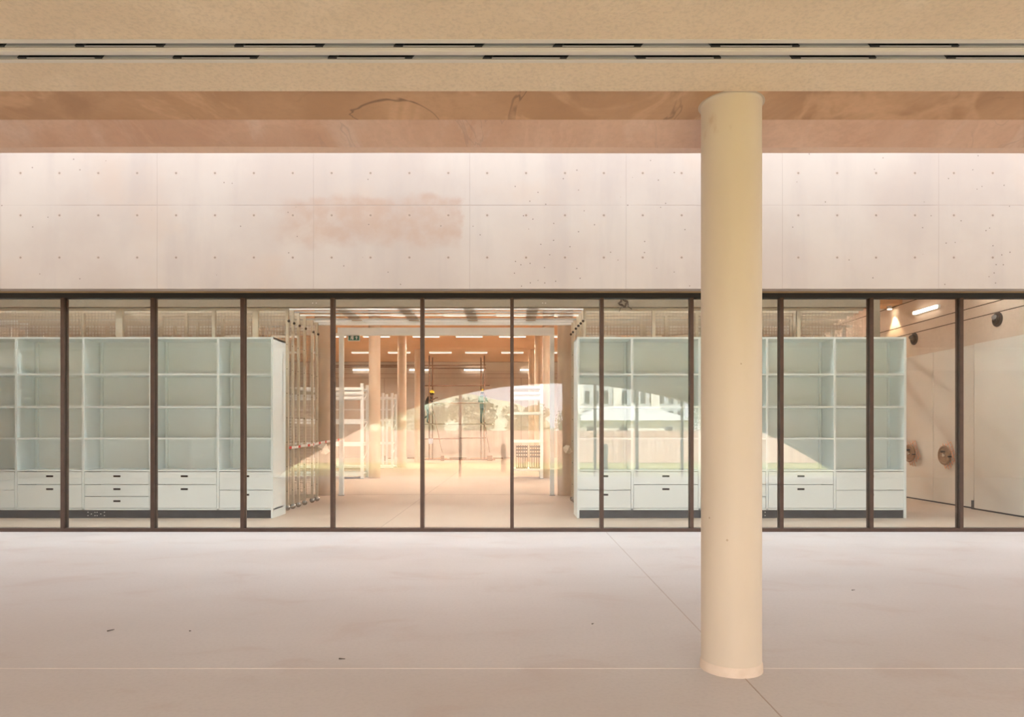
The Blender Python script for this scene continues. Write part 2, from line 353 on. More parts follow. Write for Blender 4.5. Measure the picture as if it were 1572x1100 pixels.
for row, (ya, yb, x0, per) in enumerate(((yr[1], yr[2], 3, 245.5), (yr[3], yr[4], 153.5, 239))):
    Ym = (ya + yb) / 2
    for k in range(-3, 9):
        xa = PX(x0 + k * per, Ym); xb = PX(x0 + k * per + 108, Ym)
        if xb < -5 or xa > 5: continue
        nx = xa + per * Ym / F
        sl = .03 if xa < 0 else -.03
        def plate(u0, u1, z0, z1, y0, y1):
            f_ = lambda u, z: u + (z - CZ) * (sl / .03) * .9
            return MB().poly([(f_(u0, z0), y0, z0), (f_(u1, z0), y0, z0), (f_(u1, z0), y1, z0), (f_(u0, z0), y1, z0), (f_(u0, z1), y0, z1), (f_(u1, z1), y0, z1), (f_(u1, z1), y1, z1), (f_(u0, z1), y1, z1)],
                             [(3, 2, 1, 0), (4, 5, 6, 7), (0, 1, 5, 4), (1, 2, 6, 5), (2, 3, 7, 6), (3, 0, 4, 7)])
        plate(xa, xb, CZ + .002, CZ + .034, yb - .006, yb - .001).build('air_blade', M['blade'], df)
        plate(xb + .05, nx - .04, CZ + .002, CZ + .005, yb - .010, yb - .004).build('air_blade', M['blade'], df)
        for e0, e1 in ((xb + .004, xb + .046), (nx - .036, nx - .003)): plate(e0, e1, CZ + .002, CZ + .034, yb - .014, yb - .002).build('end_stop', M['black'], df)

# ------------------------------------------------------------------ glazing: twelve fixed panes
SP = 138.13 * YG / F; GT = PZ(457, YG); HT = EYE + (HY - 443) * YW / F
for i in range(12):
    x0, x1 = (i - 6) * SP, (i - 5) * SP
    w = thing('window_%d' % (i + 1), (x0, YG, 0), 'floor to head glass pane in a dark bronze frame, %s from one end of the glazing' % ORD[i], None, None, 'structure')
    MB().box(x0 - .025, x0 + .025, YG, YG + .036, 0, GT).box(x0 - .025, x0 + .025, YG + .056, YG + .11, 0, GT).build('mullion', M['bronze'], w)
    MB().box(x0 - .019, x0 + .019, YG + .036, YG + .056, 0, GT).build('mullion_groove', M['bronze_dark'], w)
    MB().box(x0 - .025, x1 - .025, YG - .003, YG + .12, GT, HT).build('head_rail', M['bronze_dark'], w)
    MB().box(x0 + .025, x1 - .025, YG - .002, YG + .11, 0, .05).build('bottom_rail', M['bronze'], w)
    MB().box(x0 + .018, x1 - .018, YG + .042, YG + .054, .04, GT + .01).build('glass_pane', M['glass'], w)
struct('trim_1', MB().box(XL, -6 * SP - .03, YG, YG + .2, 0, HT).box(6 * SP - .03, XR, YG, YG + .2, 0, HT), M['concrete'], 'concrete pier at each end of the glazing', 'wall')
struct('trim_2', MB().box(-6 * SP, 6 * SP, YG - .02, YG - .004, PZ(449.3, YG - .01), HT - .001), M['timber'], 'thin brown strip above the dark head rail', 'trim')

# ------------------------------------------------------------------ the hall: shell
HL, HRX, HY1, HZ = -14.0, 8.62, 38.8, 5.4
hf = struct('floor_hall', MB().box(HL, HRX, YG + .12, HY1, -.15, 0), M['hall_floor'], 'tan screed floor inside the hall behind the glass', 'floor')
struct('joint', MB().box(HL, HRX, 15.6, 15.63, -.01, .001), M['joint_dark'], parent=hf)
struct('joint', MB().box(-1.95, -1.94, YG + .13, 30, -.01, .001), M['joint_dark'], parent=hf)
struct('ceiling_hall', MB().box(HL, HRX, YG + .1, HY1 + .3, HZ, HZ + .2), M['orange'], 'orange concrete ceiling of the hall', 'ceiling')
struct('wall_hall_left', MB().box(HL - .3, HL, YG + .1, HY1, 0, HZ), M['hall_wall'], 'concrete wall of the hall behind the mesh panels', 'wall')
wr = struct('wall_hall_right', MB().box(HRX, HRX + .3, YG + .1, HY1, 0, HZ), M['concrete'], 'concrete side wall of the hall above the pale storage fronts', 'wall')
for z in (3.54, 3.74, 4.24):
    struct('joint_strip', MB().box(HRX - .004, HRX + .01, YG + .3, 30, z - .007, z + .007), M['bronze_dark'], parent=wr)
fw = struct('wall_hall_far', MB().box(HL, HRX, HY1, HY1 + .3, 0, HZ), M['hall_wall'], 'far concrete wall behind the scaffold', 'wall')
for y, t in ((555.5, .03), (573.5, .025), (580, .025)):
    struct('joint_strip', MB().box(HL, HRX, HY1 - .004, HY1 + .02, PZ(y, HY1) - t / 2, PZ(y, HY1) + t / 2), M['joint_dark'], parent=fw)
for x in (590, 738, 800, 520):
    struct('joint_strip', MB().box(PX(x, HY1) - .015, PX(x, HY1) + .015, HY1 - .003, HY1 + .02, 0, PZ(580, HY1)), M['joint_dark'], parent=fw)
for k, (y, xa, xb) in enumerate(((560.5, 500, 646), (563, 500, 646))):
    MB().tube((PX(xa, 38.6), 38.6, PZ(y, 38.6)), (PX(xb, 38.6), 38.6, PZ(y, 38.6)), .025).build('conduit', M['pole'], fw)
struct('cross_beam', MB().box(HL, HRX, 15.2, 15.85, 4.25, HZ), M['orange'], 'orange concrete beam crossing the hall near the storage bank', 'beam')
# beige lintel and jamb of the storage enclosure
YE = 12.2
le = thing('storage_lintel', (0, YE, 0), 'beige concrete lintel band above the mesh panels with its end jamb', 'lintel', None, 'structure')
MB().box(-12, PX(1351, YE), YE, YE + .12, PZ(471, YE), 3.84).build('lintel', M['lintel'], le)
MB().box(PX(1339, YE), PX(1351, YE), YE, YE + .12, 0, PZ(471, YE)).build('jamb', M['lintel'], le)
mb = MB()
for x in (480, 485.5, 833, 837.5): mb.lathe((PX(x, YE), YE - .001, PZ(465, YE)), [(.012, 0), (.012, .004)], 10, 'y')
mb.build('tie_holes', M['joint_dark'], le)['kind'] = 'stuff'

# round columns in the hall
for row, Y in enumerate((15.5, 21.4, 27.8, 33.2)):
    for side, X in enumerate(((-4.25, -4.27, -4.44, -4.52)[row], (1.2, 1.13, 1.08, .97)[row])):
        t = thing('column', (X, Y, 0), 'round concrete hall column, %s from the glass in the %s row' % (ORD[row], ('exit sign', 'right-hand')[side]), 'column', 'columns along the hall aisle', 'thing')
        if side == 0 and row == 0: base_col = MB().lathe((X, Y, 0), [(.178, 0), (.178, HZ if row else 4.26)], 40).build('shaft', M['hall_column'], t)
        else:
            MB().lathe((X, Y, 0), [(.178, 0), (.178, HZ if row else 4.26)], 40).build('shaft', M['hall_column'], t)

# lamps in the hall, then two added rows of unseen fill bars
def linear_light(loc, label, group, length=1.1, along='x'):
    t = thing('linear_light', loc, label, 'light', group)
    l2 = length / 2; x, y, z = loc
    if along == 'x':
        MB().box(x - l2, x + l2, y - .055, y - .05, z - .07, z).box(x - l2, x + l2, y + .05, y + .055, z - .07, z).box(x - l2, x - l2 + .005, y - .05, y + .05, z - .07, z).box(x + l2 - .005, x + l2, y - .05, y + .05, z - .07, z).build('housing', M['lamp_side'], t)
        MB().box(x - l2 + .006, x + l2 - .006, y - .049, y + .049, z - .05, z - .045).build('diffuser', M['lamp'], t)
    else:
        MB().box(x, x + .05, y - l2, y + l2, z - .02, z + .05).build('housing', M['white_steel'], t)
        MB().box(x - .05, x, y - l2 + .01, y + l2 - .01, z - .02, z + .04).build('diffuser', M['lamp_soft'], t)
    return t
def wall_bar(loc, label, group):
    t = thing('linear_light', loc, label, 'light', group); x, y, z = loc
    MB().box(x - .55, x + .55, y - .05, y, z - .01, z + .05).build('housing', M['white_steel'], t)
    MB().box(x - .54, x + .54, y - .10, y - .05, z - .01, z + .045).build('diffuser', M['lamp_soft'], t); return t
LX = (-11.2, -9.3, -7.37, -5.57, -3.53, -1.76, .02, 1.85, 3.7, 5.6, 7.4)
for r, (Y, nm) in enumerate(((18.6, 'row just behind the storage bank'), (23.2, 'row over the white racks'), (28.3, 'middle row'), (34.0, 'row nearest the scaffold'))):
    for k, X in enumerate(LX):
        if r == 1 and not -5 < X < 2: continue
        linear_light((X, Y, HZ), 'slim warm ceiling light bar, %s along in the %s' % (ORD[k], nm), 'ceiling light bars of the hall')
for k, X in enumerate(LX):  # added fill row, hidden behind the glazing head, to brighten the bookcases
    t = linear_light((X, 10.7, 5.0), 'added fill light bar, unseen, between glass and bookcases, %s along' % ORD[k], 'added fill bars along the glass')
    for c_ in t.children:
        if c_.name.startswith('diffuser'): c_.data.materials[0] = M['fill_aisle']
    MB().tube((X, 10.7, 5.0), (X, 10.7, HZ), .01, 6).build('hanger', M['white_steel'], t)
for k, X in enumerate(LX):  # second added fill row, out of view, to light the tracks and mesh tops
    t = linear_light((X, 11.65, 5.2), 'added fill light bar, unseen, above the front of the mesh storage, %s along' % ORD[k], 'added fill bars over the mesh storage')
    for c_ in t.children:
        if c_.name.startswith('diffuser'): c_.data.materials[0] = M['fill_storage']
    MB().tube((X, 11.65, 5.2), (X, 11.65, HZ), .01, 6).build('hanger', M['white_steel'], t)
for k, X in enumerate((-8.4, -5.22, -2.15, 1.0, 4.2)):
    t = wall_bar((X, HY1, PZ(568, 38.7)), 'glowing warm wall light bar on the far wall, %s along' % ORD[k], 'wall light bars of the hall')
for k, (Y, z) in enumerate(((14.25, 3.93), (12.25, 3.90))):
    linear_light((HRX - .05, Y, z), ('glowing wall light bar above the handwheels', 'wall light bar above the plain storage front')[k], 'wall light bars on the side wall', .8, 'y')
t = thing('spotlight', (8.5, 15.5, 4.25), 'small bright downlight under the orange beam washing the side wall', 'light')
MB().lathe((8.5, 15.5, 4.18), [(.05, 0), (.05, .07)], 16).build('housing', M['white_steel'], t)
MB().lathe((8.5, 15.5, 4.172), [(.04, 0), (.04, .008)], 16).build('lens', M['spot'], t)
ld = bpy.data.lights.new('spot_beam', 'SPOT'); ld.energy = 45; ld.color = (1, .72, .42); ld.spot_size = math.radians(75); ld.spot_blend = .25; ld.shadow_soft_size = .03
lo = bpy.data.objects.new('spot_beam', ld); C.objects.link(lo); lo.parent = t; lo.location = (0, 0, -.10)

# ------------------------------------------------------------------ bookcases
YB = 11.3; DP = .46; pxm = F / YB
def bx(x): return PX(x, YB)
ZT = PZ(517, YB); Z_SH = [PZ(y, YB) for y in (574.3, 624.3, 673)]; Z_DR = PZ(722, YB); Z_B = PZ(782.5, YB)
def bookcase(edges, styles, ends, label, dots):
    x0, x1 = bx(edges[0]), bx(edges[-1]); t = thing('bookcase', ((x0 + x1) / 2, YB, 0), label, 'bookcase')
    W = M['white_board']; th = .032
    for x, on in ((x0, ends[0]), (x1, ends[1])):
        if on:
            s = 1 if x == x0 else -1
            MB().box(min(x, x + s * .036), max(x, x + s * .036), YB - .01, YB + .62, 0, ZT).build('end_panel', W, t, bevel=.002)
    for e in edges[1:-1]:
        x = bx(e); MB().box(x - .018, x + .018, YB, YB + DP, Z_B, ZT - .03).build('divider', W, t)
    for e, s in [(e, s) for e in edges for s in (-1, 1)]:
        x = bx(e) + s * .045
        if x0 < x < x1: MB().box(x - .02, x + .02, YB + DP - .035, YB + DP, Z_DR, ZT - .03).build('upright_rail', M['white_board'], t)
    MB().box(x0, x1, YB, YB + .6, ZT - .03, ZT).build('top_board', W, t)
    MB().box(x0, x1, YB + DP, YB + DP + .02, Z_B, ZT - .03).build('back_panel', M['white_back'], t)
    MB().box(x0, x1, YB, YB + DP, Z_B, Z_B + .025).build('bottom_board', W, t)
    MB().box(x0 + .03, x1 - .03, YB + .02, YB + .05, 0, Z_B).build('plinth', M['kick'], t)
    for (ea, eb), st in zip(zip(edges, edges[1:]), styles):
        xa, xb = bx(ea) + .018, bx(eb) - .018
        for z in Z_SH: MB().box(xa, xb, YB + .004, YB + DP, z - .015, z + .015).build('shelf', W, t)
        MB().box(xa, xb, YB, YB + DP, Z_DR - .012, Z_DR + .012).build('shelf', W, t)
        top, bot = PZ(723.6, YB), PZ(780, YB)
        cuts = {'st': [723.6, 743.4, 780], '3': [723.6, 743.4, 761.8, 780], '2': [723.6, 752, 780]}[st]
        for a, b in zip(cuts, cuts[1:]):
            za, zb = PZ(a, YB) - .005, PZ(b, YB) + .005
            d = MB().box(xa + .007, xb - .007, YB + .002, YB + .022, zb, za).build('drawer', W, t)
            xm, zm = (xa + xb) / 2, PZ(a, YB) - .075
            MB().box(xm - .058, xm + .058, YB + .0005, YB + .012, zm - .016, zm + .016).build('handle_slot', M['black'], d)
    mb = MB()
    for xd in dots:
        for dx, dz in ((0, .075), (0, .02), (.055, .047), (.115, .075), (.115, .02), (.15, .075), (.15, .02), (.21, .047), (.27, .075), (.27, .02)):
            mb.lathe((bx(xd) + dx, YB + .019, dz + .02), [(.008, 0), (.006, .001)], 8, 'y')
    mb.build('plinth_dots', M['signwhite'], t)['kind'] = 'stuff'
    return t
bookcase([-80, 24.5, 127.7, 231, 334.7, 419.5], ['2', 'st', '3', 'st', '2'], (1, 1), 'pale grey open bookcase with drawers, left of the hall opening', [134])
bookcase([886, 970.5, 1074, 1177.7, 1281.5, 1391], ['2', 'st', '3', 'st', '2'], (1, 1), 'pale grey open bookcase with drawers, behind the round column', [1150])

# ------------------------------------------------------------------ sliding mesh storage panels
ZP = 3.65
def wires(x0, x1, y, z0, z1, step=.06, r=.0022):
    mb = MB(); n = max(2, round((x1 - x0) / step)); m_ = round((z1 - z0) / step)
    for k in range(n + 1):
        x = x0 + (x1 - x0) * k / n; mb.poly([(x - r, y - r, z0), (x + r, y - r, z0), (x + r, y + r, z0), (x - r, y + r, z0), (x - r, y - r, z1), (x + r, y - r, z1), (x + r, y + r, z1), (x - r, y + r, z1)], [(0, 1, 5, 4), (1, 2, 6, 5), (2, 3, 7, 6), (3, 0, 4, 7)])
    for k in range(m_ + 1):
        z = z0 + (z1 - z0) * k / m_; mb.poly([(x0, y - r, z - r), (x1, y - r, z - r), (x1, y - r, z + r), (x0, y - r, z + r), (x0, y + r, z - r), (x1, y + r, z - r), (x1, y + r, z + r), (x0, y + r, z + r)], [(0, 1, 2, 3), (4, 7, 6, 5), (0, 4, 5, 1), (3, 2, 6, 7)])
    return mb
PY = (12.42, 12.69, 12.98, 13.33, 13.79, 14.09)
POSTS = {0: ([(-7.07, .06), (-5.37, .03), (-4.62, .05)], [(PX(1003.5, 12.4), .03), (PX(1226, 12.4), .03)]),
         1: ([(-7.9, .025), (-6.0, .025)], [(3.4, .025), (5.2, .025)]), 2: ([(-6.6, .025), (-5.0, .025)], [(2.9, .025), (4.7, .025)]),
         3: ([(-7.5, .025), (-5.6, .025)], [(2.5, .025), (5.4, .025)]), 4: ([(-8.1, .025), (-6.3, .025)], [(3.1, .025), (4.4, .025)]), 5: ([(-6.9, .025), (-5.3, .025)], [(2.7, .025), (5.0, .025)])}
for side in (0, 1):
    for k, Y in enumerate(PY):
        xe = (-4.03 + .012 * k) if side == 0 else 1.29 - .015 * k
        x0, x1 = (xe - 5.9, xe) if side == 0 else (xe, PX(1336, YE) - .02 + .05 * k)
        s = 1 if side == 0 else -1
        nm = ('frontmost', 'second', 'third', 'fourth', 'fifth', 'rearmost')[k]
        t = thing('mesh_panel', (xe, Y, 0), 'tall sliding wire mesh panel, %s of the bank behind the %s bookcase' % (nm, ('left', 'right')[side]), 'mesh panel', ('sliding mesh panels behind the left bookcase', 'sliding mesh panels behind the right bookcase')[side])
        xo = xe - s * .04
        MB().box(min(xe, xo), max(xe, xo), Y - .026, Y + .026, .09, ZP).build('end_post', M['beige_steel'], t)
        MB().box(x0, x1, Y - .02, Y + .02, ZP - .05, ZP).box(x0, x1, Y - .02, Y + .02, .09, .14).build('rail', M['beige_steel'], t)
        MB().box(x0, x1, Y - .012, Y + .012, 2.18, 2.22).build('rail', M['wire'], t)
        MB().box(x0, x1, Y - .012, Y + .012, 1.08, 1.11).build('rail', M['wire'], t)
        for X, hw in POSTS[k][side]:
            MB().box(X - hw, X + hw, Y - .03, Y + .03, .14, ZP - .05).build('post', M['beige_steel'], t)
        wires(x0 + .01, x1 - .01, Y, .14, ZP - .05).build('wire_mesh', M['wire'], t)['kind'] = 'stuff'
        MB().lathe((xe + s * .012, Y - .03, 3.41), [(.0, -.02), (.018, -.015), (.025, 0), (.018, .02), (.008, .03)], 12, 'y').build('knob', M['black'], t)
        for q in range(7):
            MB().lathe((xe - s * .02, Y - .027, .35 + q * .44), [(.008, 0), (.008, .002)], 8, 'y').build('bolt', M['black'], t)
        c_ = MB().lathe((xe - s * .02, Y - .012, .05), [(.02, 0), (.05, .002), (.05, .022), (.02, .024)], 16, 'y').build('caster', M['chrome'], t)
        MB().box(xe - s * .02 - .02, xe - s * .02 + .02, Y - .03, Y + .03, .05, .09).build('caster_fork', M['alu'], c_)
# overhead tracks
for k, Y in enumerate(PY):
    MB().box(-11.5, PX(1336, YE), Y - .022, Y + .022, ZP + .01, ZP + .036).build('overhead_track', M['alu'] if k % 2 == 0 else M['white_steel'])
    tag(C.objects[-1], 'long overhead aluminium track carrying mesh panels, %s from the glass' % ORD[k], 'track', 'overhead tracks of the mesh panels')
for k, X in enumerate((-3.16, -2.0, -.8, .38)):
    o = MB().box(X - .10, X + .10, PY[0], 14.06, ZP + .037, ZP + .075).build('track_crossbar', M['timber'])
    tag(o, 'brown crossbar lying over the tracks above the aisle, %s along' % ORD[k], 'crossbar', 'crossbars over the tracks')
o = MB().box(-11.5, PX(1336, YE), 14.42, 14.5, 3.66, 3.79).build('support_beam', M['white_steel']); tag(o, 'white steel support beam behind the overhead tracks', 'beam', None, 'thing')
for s, (xa, xb) in enumerate(((-12, -4.5), (1.5, 8.0))):
    t = thing('storage_gantry', ((xa + xb) / 2, 16.2, 0), 'white rails on posts seen through the mesh above the %s bookcase' % ('left', 'right')[s], 'rack', 'white gantries behind the mesh panels')
    for k in range(4):
        Y = 16.2 + k * .55; z = PZ(499 + 4 * k, Y)
        MB().box(xa, xb, Y - .03, Y + .03, z - .055, z).build('rail', M['white_steel'], t)
        for x in (xa + .2, (xa + xb) / 2, xb - .2): MB().box(x - .03, x + .03, Y - .03, Y + .03, 0, z - .055).build('post', M['white_steel'], t)
# white portal frame
YP = 15.6 - .25
pf = thing('portal_frame', (PX(685, YP), YP, 0), 'white steel portal frame spanning the hall aisle, exit sign under it', 'frame')
MB().box(PX(518, YP), PX(851, YP), YP, YP + .12, PZ(514, YP), PZ(502.5, YP)).build('beam', M['white_steel'], pf, bevel=.003)
for a, b in ((520, 526.6), (844.5, 851)):
    MB().box(PX(a, YP), PX(b, YP), YP + .01, YP + .11, 0, PZ(514, YP)).build('leg', M['white_steel'], pf, bevel=.003)
    MB().box(PX(a, YP) - .02, PX(b, YP) + .02, YP - .01, YP + .13, 0, .012).build('foot_plate', M['alu'], pf)
# exit sign
YS = YP + .13
sg = thing('exit_sign', (PX(543, YS), YS, PZ(523, YS)), 'green and white running man exit sign with upward arrow under the white frame', 'sign')
xa, xb, za, zb = PX(534, YS), PX(552.3, YS), PZ(523, YS), PZ(512.5, YS)
MB().box(xa, xb, YS, YS + .03, za, zb).build('panel', M['signwhite'], sg)
MB().box(xa + .013, xb - .013, YS - .002, YS, za + .013, zb - .004).build('green_face', M['green'], sg)
def fl_(pts, mb): return mb.prism([(xa + (xb - xa) * u, za + (zb - za) * v) for u, v in pts], lambda a, b, q: (a, YS - .0035 + .002 * q, b))
mb = MB(); fl_([(.60, .48), (.68, .62), (.73, .70), (.78, .62), (.86, .48), (.79, .48), (.765, .53), (.765, .2), (.695, .2), (.695, .53), (.67, .48)], mb); mb.build('arrow', M['signwhite'], sg)
mb = MB(); fl_([(.34, .18), (.48, .18), (.48, .85), (.34, .85)], mb); mb.build('doorway_mark', M['signwhite'], sg)
mb = MB()
fl_([(.27, .74), (.31, .80), (.35, .74), (.31, .68)], mb); fl_([(.22, .62), (.34, .66), (.38, .52), (.44, .55), (.43, .60), (.38, .62), (.33, .40), (.25, .40)], mb)
fl_([(.25, .42), (.33, .42), (.30, .32), (.20, .22), (.17, .27), (.25, .34)], mb); fl_([(.29, .42), (.34, .42), (.40, .33), (.36, .18), (.32, .19), (.34, .31)], mb)
mb.build('running_man', M['signwhite'], sg)
# barrier tape and papers
def tape(pts, w=.045):
    mb = MB(); seg = 0; run = []
    for (a, b) in zip(pts, pts[1:]):
        a, b = Vector(a), Vector(b); n = max(2, int((b - a).length / .09))
        for k in range(n):
            run.append((a.lerp(b, k / n), seg))
    run.append((Vector(pts[-1]), 0))
    for i in range(len(run) - 1):
        p, q = run[i][0], run[i + 1][0]
        tw = .012 * math.sin(i * 1.1)
        mb.poly([p + Vector((0, tw, -w / 2)), q + Vector((0, -tw, -w / 2)), q + Vector((0, -tw, w / 2)), p + Vector((0, tw, w / 2))], [(0, 1, 2, 3)], 0 if i % 4 == 0 else 1)
    return mb
tp = [(PX(444, 12.36), 12.36, PZ(687, 12.36)), (PX(455, 12.63), 12.63, PZ(686, 12.63)), (PX(465, 12.95), 12.95, PZ(684, 12.95)), (PX(476, 13.3), 13.3, PZ(683, 13.3)), (PX(484, 13.75), 13.75, PZ(681.5, 13.75)), (PX(492.5, 14.03), 14.03, PZ(679, 14.03)), (PX(508, 14.7), 14.7, PZ(676.5, 14.7)), (PX(526, 15.33), 15.33, PZ(673.5, 15.33))]
tag(tape(tp).build('barrier_tape', [M['red'], M['tapewhite']]), 'red and white barrier tape strung from mesh panels to the white frame leg', 'tape')
def crumple(x, y, Y, s, label, seed):
    random.seed(seed); mb = MB(); cx, cz = PX(x, Y), PZ(y, Y); nu = 6; vs = []
    out = [(-.5, .2), (-.15, .5), (.2, .42), (.32, .1), (.5, -.2), (.2, -.45), (-.2, -.35), (-.4, -.1)]
    for a, b in out: vs.append((cx + a * s, Y + random.uniform(-.05, .05), cz + b * s))
    vs.append((cx, Y - .08, cz)); n = len(out)
    for a, b in out: vs.append((cx + a * s * .96, Y + .03 + random.uniform(-.04, .04), cz + b * s * .96))
    vs.append((cx, Y + .05, cz))
    fs = [(k, (k + 1) % n, n) for k in range(n)] + [(n + 1 + (k + 1) % n, n + 1 + k, 2 * n + 1) for k in range(n)] + [(k, n + 1 + k, n + 1 + (k + 1) % n, (k + 1) % n) for k in range(n)]
    mb.poly(vs, fs); tag(mb.build('paper_scrap', M['paper']), label, 'paper')
crumple(497, 689, 13.9, .24, 'crumpled pale paper hanging from the barrier tape knot', 3)
crumple(871.5, 690, 14.0, .20, 'pale paper scrap stuck to the mesh panel end beside the dark column', 5)
# loose cable coil under the lintel
pts = []
for k in range(46):
    a = k * .42; r = .055 + .02 * math.sin(k * 1.7)
    pts.append((PX(956, 12.1) + r * 1.15 * math.cos(a) + .0005 * k, 12.1 + .02 * math.sin(k), PZ(463, 12.1) + r * 1.0 * math.sin(a) - .0008 * k))
pts += [(PX(964, 12.1), 12.1, PZ(470, 12.1)), (PX(970, 12.1), 12.1, PZ(474.5, 12.1))]
pts = [(PX(957, 12.19), 12.199, 3.74), (PX(957, 12.15), 12.15, 3.76)] + pts
mb = MB().path(pts, .007, 5).path([(PX(955, 12.1), 12.1, PZ(468, 12.1)), (PX(950, 12.1), 12.1, PZ(479, 12.1))], .004, 5)
tag(mb.build('cable_coil', M['twig']), 'loose brown cable coil hanging below the glazing head above a bookcase', 'cable')

# ------------------------------------------------------------------ white shelving racks in the hall
def rack(x0, x1, Y, dep, ztop, levels, label, mids=()):
    t = thing('shelving_rack', ((x0 + x1) / 2, Y, 0), label, 'rack', 'white racks in the hall')
    for x in (x0, x1) + tuple(mids):
        for y in (Y, Y + dep):
            MB().box(x - .045, x + .045, y - .04, y + .04, 0, ztop).build('post', M['white_steel'], t)
            MB().box(x - .06, x + .06, y - .06, y + .06, 0, .012).build('foot_plate', M['alu'], t)
    for z, h in levels:
        for y in (Y - .045, Y + dep + .045):
            MB().box(x0, x1, y - .02, y + .02, z - h / 2, z + h / 2).build('beam', M['white_steel'], t)
    for z in (levels[0][0], levels[-3][0], levels[-2][0], levels[-1][0]):
        MB().box(x0, x1, Y - .02, Y + dep + .02, z - .01, z + .02).build('deck', M['white_steel'], t)
    for z in (.5, 1.4, 2.3):
        for x in (x0, x1): MB().tube((x, Y, z), (x, Y + dep, z + .35), .015, 6).build('brace', M['white_steel'], t)
    return t
YR = 21.0
lv = [(PZ(y, YR), h) for y, h in ((596.5, .08), (603.5, .08), (610.5, .07), (647, .13), (681.5, .12), (727.5, .10))]
rack(-9.6, PX(556, YR), YR, .75, PZ(588, YR), lv, 'tall white steel shelving rack partly behind the exit sign frame leg', (-7.1,))
rack(PX(786, YR), PX(833, YR) - .03, YR, .75, PZ(589, YR), [(PZ(y, YR), h) for y, h in ((594.5, .07), (603, .07), (610.5, .08), (634, .07), (677, .08), (720.5, .07))], 'white shelving rack with dark crates on its low shelf, near the aisle end')
YR2 = 27.2
rack(-9.0, PX(602, YR2), YR2, .8, PZ(603, YR2), [(PZ(y, YR2), h) for y, h in ((610.5, .08), (628, .02), (644.5, .08), (680, .09), (716, .08))], 'smaller white shelving rack between two hall columns', (PX(588, YR2),))
# two dark wire crates on the right rack
for k, (xa, xb) in enumerate(((792, 810), (813, 831))):
    Yc = YR + .05; x0, x1, z0 = PX(xa, Yc), PX(xb, Yc), PZ(677, Yc) + .021
    z0 = PZ(720.5, Yc) + .025
    t = thing('wire_crate', ((x0 + x1) / 2, Yc, z0), 'dark slatted crate on the low rack shelf, %s the bare column' % ('farther from', 'nearer')[k], 'crate', 'dark crates on the white rack')
    MB().box(x0, x1, Yc, Yc + .5, z0, z0 + .03).build('base', M['block'], t)
    for a in range(4):
        z = z0 + .35 + a * .1
        MB().box(x0, x1, Yc, Yc + .02, z, z + .05).build('slat', M['twig'], t)
    for a in range(6):
        x = x0 + (x1 - x0) * a / 5; MB().box(max(x0, x - .02), min(x1, x + .02), Yc + .02, Yc + .04, z0, z0 + .72).build('upright', M['block'], t)

# ------------------------------------------------------------------ scaffold, workers
YC = 35.4
def sp(x, y, Y=YC): return (PX(x, Y), Y, PZ(y, Y))
sf = thing('scaffold', (PX(702, YC), YC, 0), 'rusty tube scaffold with plank deck against the far wall', 'scaffold')
for x, Y in ((659, YC), (664, YC + .9), (743.5, YC), (738.5, YC + .9)):
    X = PX(x, Y); MB().tube((X, Y, 0), (X, Y, min(HZ - .03, PZ(541, Y))), .035).build('upright', M['pole'], sf)
    MB().box(X - .1, X + .1, Y - .1, Y + .1, 0, .012).build('base_plate', M['pole'], sf)
for ya, yb, xa, xb, Y in ((561, 560, 651, 746, YC + .04), (565, 565, 651, 746, YC + .95), (592, 591.5, 648, 752, YC + .04), (618, 618.5, 660, 745, YC + .04), (673.5, 671.5, 651, 746, YC + .04), (705, 705, 651, 760, YC + .04)):
    MB().tube(sp(xa, ya, Y), sp(xb, yb, Y), .028).build('ledger', M['pole'], sf)
for (a, b) in (((664, 624), (679, 694)), ((744.5, 651), (752, 694))):
    MB().tube(sp(a[0], a[1], YC - .1), sp(b[0], b[1], YC - .9), .022).build('brace', M['pole'], sf)
ZD = PZ(650, YC)
for y0 in (0, .25, .5, .72):
    MB().box(PX(648, YC), PX(756, YC), YC + .05 + y0, YC + .27 + y0, ZD - .045, ZD).build('plank', M['plank'], sf)
MB().box(PX(653, YC), PX(687, YC), YC - .2, YC + .03, ZD - .05, ZD + .005).build('plank', M['plank'], sf)
for k, (x, w) in enumerate(((679.5, 5), (752, 8), (591, 6))):
    Y = YC - .95; o = MB().box(PX(x - w / 2, Y), PX(x + w / 2, Y), Y - .12, Y + .12, 0, .26).build('ballast_block', M['block'], at=(PX(x, Y), Y, 0), bevel=.012)
    o.data.transform(Matrix.Identity(4)); tag(o, ('brown ballast block at the brace foot below the leaning worker', 'wide brown ballast block at the brace foot below the standing worker', 'brown block on the hall floor seen through the smaller white rack')[k], 'block')
bk = thing('bucket', sp(662, 681), 'pale blue bucket hanging on the scaffold below the leaning worker', 'bucket')
bx_, by_, bz_ = sp(662, 681); by_ -= .2
bk.location = (bx_, by_, bz_)
MB().lathe((bx_, by_, bz_), [(.09, 0), (.125, .26), (.13, .27), (.12, .265), (.085, .02)], 20).build('tub', M['bucket'], bk)
MB().path([(bx_ - .125, by_, bz_ + .26), (bx_ - .08, by_, bz_ + .4), (bx_, by_ + .16, bz_ + .47), (bx_ + .08, by_, bz_ + .4), (bx_ + .125, by_, bz_ + .26)], .008).build('handle', M['pole'], bk)
